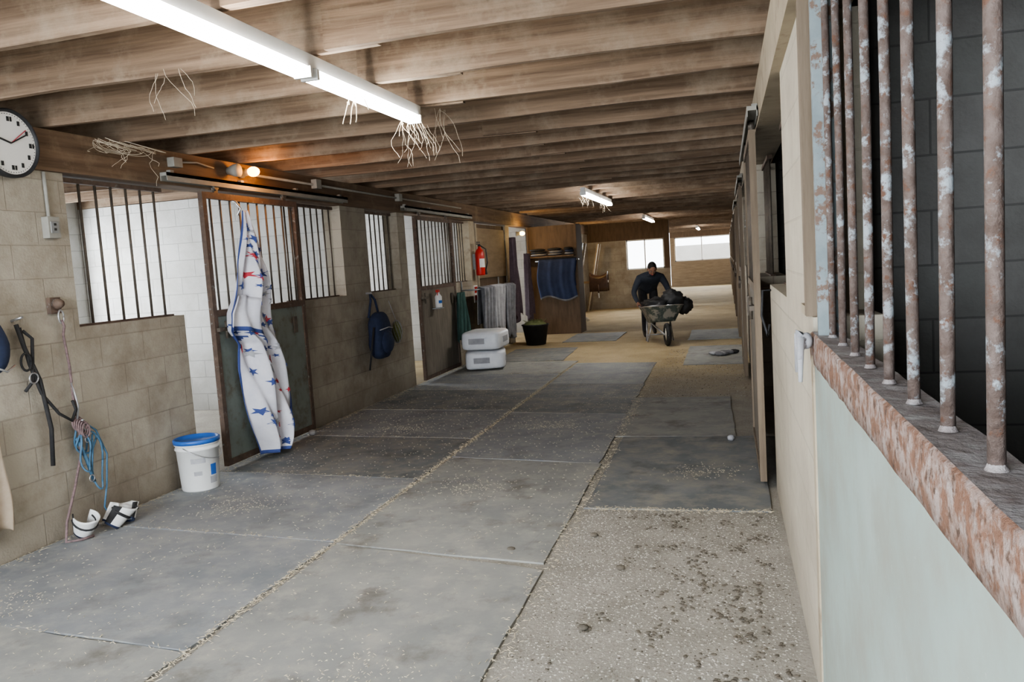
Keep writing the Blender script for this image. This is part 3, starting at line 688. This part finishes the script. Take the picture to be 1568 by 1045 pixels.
b.build('pitchfork')
b=MB()
for (y,z) in [(7.9,1.75),(8.1,1.7),(12.5,1.75),(12.2,1.6)]:
    b.tube(loop((y,z-.15),.09,.17,XR-.04),.010,'blackcloth',6); b.tube(loop((y,z-.36),.06,.09,XR-.05),.009,'leather',6); b.cyl((XR-.07,y,z+.02),(XR,y,z+.02),.008,'steel')
b.build('hanging_halters')
b=MB(); b.tube([(XR+.01,5.05,1.25),(XR-.05,5.05,1.25),(XR-.06,5.03,1.1),(XR-.03,5.0,.98),(XR-.02,4.98,1.05)],.008,'black',6); b.build('tie_hook')
b=MB()
for i in range(7): b.ell((-.05+random.gauss(0,.09),11.9+random.gauss(0,.12),.04),(random.uniform(.05,.1),random.uniform(.05,.1),.03),random.choice(['blackcloth','grey','lgrey']),rz(i),14,8,lambda q,p:p*(1+.2*noise.noise(q*3)))
b.build('crumpled_halter_pile')
# ---------------------------------------------------------------- person + wheelbarrow
D=V((.25,-.968,0)).normalized(); Rt=V((D.y,-D.x,0)); O=V((-1.44,15.2,0))
def Pp(f,r,z): return O+D*f+Rt*r+V((0,0,z))
sk=[]; ed=[]; rad=[]; mt=[]
def node(f,r,z,rd,par=None,m='jacket'):
    sk.append(Pp(f,r,z)); rad.append(rd)
    if par is not None: ed.append((par,len(sk)-1)); mt.append(m)
    return len(sk)-1
pel=node(-.06,0,.90,(.155,.135)); sp1=node(.12,0,1.03,(.16,.135),pel); ch=node(.30,0,1.12,(.18,.145),sp1); nb=node(.43,0,1.17,(.09,.085),ch)
nk=node(.49,0,1.20,(.055,.055),nb,'skin'); hd=node(.53,0,1.225,(.05,.05),nk,'skin')
hands=[]
for s_ in (-1,1):
    sh=node(.35,.20*s_,1.10,(.08,.08),ch); e0=node(.36,.27*s_,.98,(.062,.062),sh); el=node(.36,.32*s_,.85,(.052,.052),e0); e2=node(.46,.30*s_,.75,(.045,.045),el); wr_=node(.55,.275*s_,.665,(.032,.032),e2); 
    hands.append(s_)
for s_,kn,mid,an,toe in ((1,(.17,.50),(.14,.29),(.10,.11),(.30,.04)),(-1,(.04,.47),(-.10,.33),(-.25,.20),(-.10,.045))):
    hp=node(-.05,.10*s_,.85,(.10,.10),pel,'pants'); t=node(kn[0]*.5-.02,.105*s_,(.85+kn[1])/2,(.085,.085),hp,'pants'); k_=node(kn[0],.11*s_,kn[1],(.062,.062),t,'pants'); m_=node(mid[0],.11*s_,mid[1],(.058,.058),k_,'pants'); a_=node(an[0],.11*s_,an[1],(.045,.045),m_,'pants')
    t1=node((an[0]+toe[0])/2,.115*s_,(an[1]+toe[1])/2-.015,(.045,.042),a_,'boot'); node(toe[0],.12*s_,toe[1],(.038,.034),t1,'boot')
me=bpy.data.meshes.new('body'); me.from_pydata([tuple(p) for p in sk],ed,[]); ob=bpy.data.objects.new('body_tmp',me); scene.collection.objects.link(ob)
md=ob.modifiers.new('skin','SKIN'); md.use_smooth_shade=True
for i,sv in enumerate(me.skin_vertices[0].data): sv.radius=rad[i]; sv.use_root=(i==0)
ob.modifiers.new('ss','SUBSURF').levels=2
dg=bpy.context.evaluated_depsgraph_get(); dg.update(); ev=ob.evaluated_get(dg); bme=bpy.data.meshes.new_from_object(ev)
bpy.data.objects.remove(ob)
b=MB()
def segd(p,a,c):
    ab=c-a; t=max(0,min(1,(p-a).dot(ab)/max(ab.length_squared,1e-9))); return (p-a-ab*t).length
for k in ('jacket','pants','skin','boot'): b.mi(k)
b.v+=[tuple(v.co) for v in bme.vertices]
for p in bme.polygons:
    c=V(p.center); best=min(range(len(ed)),key=lambda i:segd(c,sk[ed[i][0]],sk[ed[i][1]])/ (.5*(rad[ed[i][0]][0]+rad[ed[i][1]][0])))
    b.f.append(list(p.vertices)); b.m.append(b.mi(mt[best])); b.sm.append(True)
for s_ in hands:
    wp=Pp(.55,.275*s_,.665); pc=Pp(.60,.272*s_,.635)
    b.tube([wp,Pp(.575,.274*s_,.652),pc,Pp(.635,.27*s_,.625)],[.028,.032,.036,.030],'skin',10)
    for i in range(4):
        f=.585+.021*i; L=[.9,1,.95,.75][i]; y0=.272*s_
        pts=[Pp(f,y0+s_*.022,.655),Pp(f+.003,y0+s_*.034*L,.625),Pp(f+.004,y0+s_*.022,.600),Pp(f+.002,y0-s_*.004,.594),Pp(f,y0-s_*.018*L,.604)]
        b.tube(pts,[.010,.0098,.009,.0085,.006],'skin',7)
    b.tube([Pp(.575,y0-s_*.015,.65),Pp(.60,y0-s_*.034,.632),Pp(.625,y0-s_*.03,.61),Pp(.64,y0-s_*.012,.602)],[.012,.0115,.0105,.007],'skin',7)
hc=Pp(.575,0,1.265); F=(D*.80+V((0,0,-.6))).normalized(); U=Rt.cross(F).normalized()
if U.z<0: U=-U
HM=Matrix((F,Rt,U)).transposed()
def hf(q,p):
    p=p.copy()
    if q.z<0: p.y*=1-.28*(-q.z); p.x*=1-.10*(-q.z)
    if q.x>.3 and q.z<-.2: p.x+=.008
    return p
b.ell(hc,(.098,.077,.118),'skin',HM,28,20,hf)
b.ell(hc+HM@V((-.016,0,.022)),(.100,.084,.110),'hair',HM,28,18,lambda q,p:p*(1+.03*noise.noise(q*6)) if (q.z>.15 or q.x<.0) else p*.8)
b.tube([hc+HM@V((.094,0,.015)),hc+HM@V((.108,0,-.012)),hc+HM@V((.118,0,-.03)),hc+HM@V((.098,0,-.04))],[.008,.011,.015,.008],'skin',8)
for s_ in (-1,1):
    b.ell(hc+HM@V((.084,.03*s_,.0)),(.012,.014,.009),'eye',HM,10,8); b.ell(hc+HM@V((.094,.03*s_,.0)),(.004,.006,.006),'ink',HM,8,6)
    b.tube([hc+HM@V((.091,.014*s_,.02)),hc+HM@V((.093,.03*s_,.026)),hc+HM@V((.083,.046*s_,.02))],.004,'hair',5)
    b.ell(hc+HM@V((-.005,.080*s_,-.01)),(.018,.009,.032),'skin',HM,12,8)
b.tube([hc+HM@V((.086,-.024,-.064)),hc+HM@V((.097,0,-.062)),hc+HM@V((.086,.024,-.064))],[.004,.006,.004],'redcloth',6)
b.tube([Pp(.455,0,1.185)+HM@V((math.cos(a)*.02,math.sin(a)*.068,math.cos(a)*.05)) for a in [i*.3927 for i in range(17)]],.016,'jacket',7)
b.build('man_pushing_wheelbarrow')
b=MB()
for s_ in (-1,1):
    b.tube([Pp(.50,.272*s_,.628),Pp(.78,.27*s_,.595),Pp(1.0,.2*s_,.42),Pp(1.4,.13*s_,.30),Pp(1.80,.06*s_,.20)],.016,'steel',8)
    b.tube([Pp(.50,.272*s_,.628),Pp(.66,.272*s_,.61)],.021,'black',8)
    b.tube([Pp(1.0,.2*s_,.42),Pp(.98,.22*s_,.02),Pp(1.12,.22*s_,.02),Pp(1.25,.16*s_,.34)],.014,'steel',8)
b.tube([Pp(.98,-.22,.12),Pp(.98,.22,.12)],.012,'steel',8)
def tray(u,v):
    a=u*2*math.pi; e=.5; cx=math.copysign(abs(math.cos(a))**e,math.cos(a)); sy=math.copysign(abs(math.sin(a))**e,math.sin(a))
    if v<.35: k=v/.35*.62; z=.36
    else: t=(v-.35)/.65; k=.62+.38*t; z=.36+.27*t
    f=1.30+cx*.42*k+ .06*(k-.6)*(1 if cx>0 else 0); return Pp(f,sy*.34*k,z+.04*cx*k)
b.grid(tray,48,14,'tray')
b.tube([tray(i/48,1.0) for i in range(49)],.010,'steel',6)
wc=Pp(1.80,0,.19); RW=Matrix((D,V((0,0,1)),Rt)).transposed()
ring=[wc+RW@V((math.cos(t)*.15,math.sin(t)*.15,0)) for t in [i*2*math.pi/28 for i in range(29)]]
b.tube(ring,.042,'black',10,False); b.lathe([(.0,-.03),(.11,-.02),(.11,.02),(0,.03)],wc,'white',20,RW); b.cyl(wc-Rt*.07,wc+Rt*.07,.012,'steel')
b.build('wheelbarrow',solid=0)
b=MB()
HMx=Matrix((D,Rt,V((0,0,1)))).transposed()
for (f,r,z,d,k) in [(1.25,.0,.56,(.34,.27,.13),'dung'),(1.3,.05,.66,(.26,.22,.13),'black'),(1.30,-.20,.73,(.20,.20,.18),'black'),(1.2,.16,.66,(.16,.15,.10),'black'),(1.3,-.40,.62,(.11,.14,.15),'black')]:
    b.ell(Pp(f,r,z),d,k,HMx,30,20,lambda q,p:p*(1+.26*noise.noise(q*3+V((f*9,r*9,0)))+.12*noise.noise(q*9+V((f*9,r*9,0)))))
b.build('black_refuse_bags')
# ---------------------------------------------------------------- lights & world
def area(name,loc,size,energy,col,direction):
    l=bpy.data.lights.new(name,'AREA'); l.shape='RECTANGLE'; l.size,l.size_y=size; l.energy=energy; l.color=col
    o=bpy.data.objects.new(name,l); o.location=loc; o.rotation_euler=V(direction).to_track_quat('-Z','Y').to_euler(); scene.collection.objects.link(o)
area('daylight_doorway',(-2.6,YB-.6,1.8),(3.8,2.6),320,(.85,.92,1),(-.12,1,-.30))
for i,(a,c) in enumerate(ws): area('daylight_stall_window',(XO-.35,(a+c)/2,1.65),(1.7,1.1),105,(.92,.96,1),(1,.4,-.05))
area('daylight_back_window',(-2.3,24.5,1.6),(1.0,.8),60,(.93,.97,1),(0,-1,-.1))
area('daylight_back_window',(-.9,38.5,1.7),(2.2,1.0),170,(.93,.97,1),(0,-1,-.1))
w=bpy.data.worlds.new('overcast_sky'); scene.world=w; w.use_nodes=True
bg=w.node_tree.nodes['Background']; bg.inputs[0].default_value=(.90,.95,1,1); bg.inputs[1].default_value=3.6
# ---------------------------------------------------------------- camera
cam=bpy.data.cameras.new('camera'); cam.sensor_width=36; cam.lens=28.29; cam.clip_start=.03
co=bpy.data.objects.new('camera',cam); scene.collection.objects.link(co)
X=V((.9646,.0372,.2610)); Y=V((.2558,.1076,-.9607)).normalized(); X=(X-Y*X.dot(Y)).normalized(); Z=X.cross(Y)
mw=Matrix((X,Y,Z)).to_4x4(); mw.translation=V((0,0,1.5)); co.matrix_world=mw
scene.camera=co
scene.view_settings.view_transform='AgX'; scene.view_settings.look='AgX - Medium High Contrast'; scene.view_settings.exposure=.78
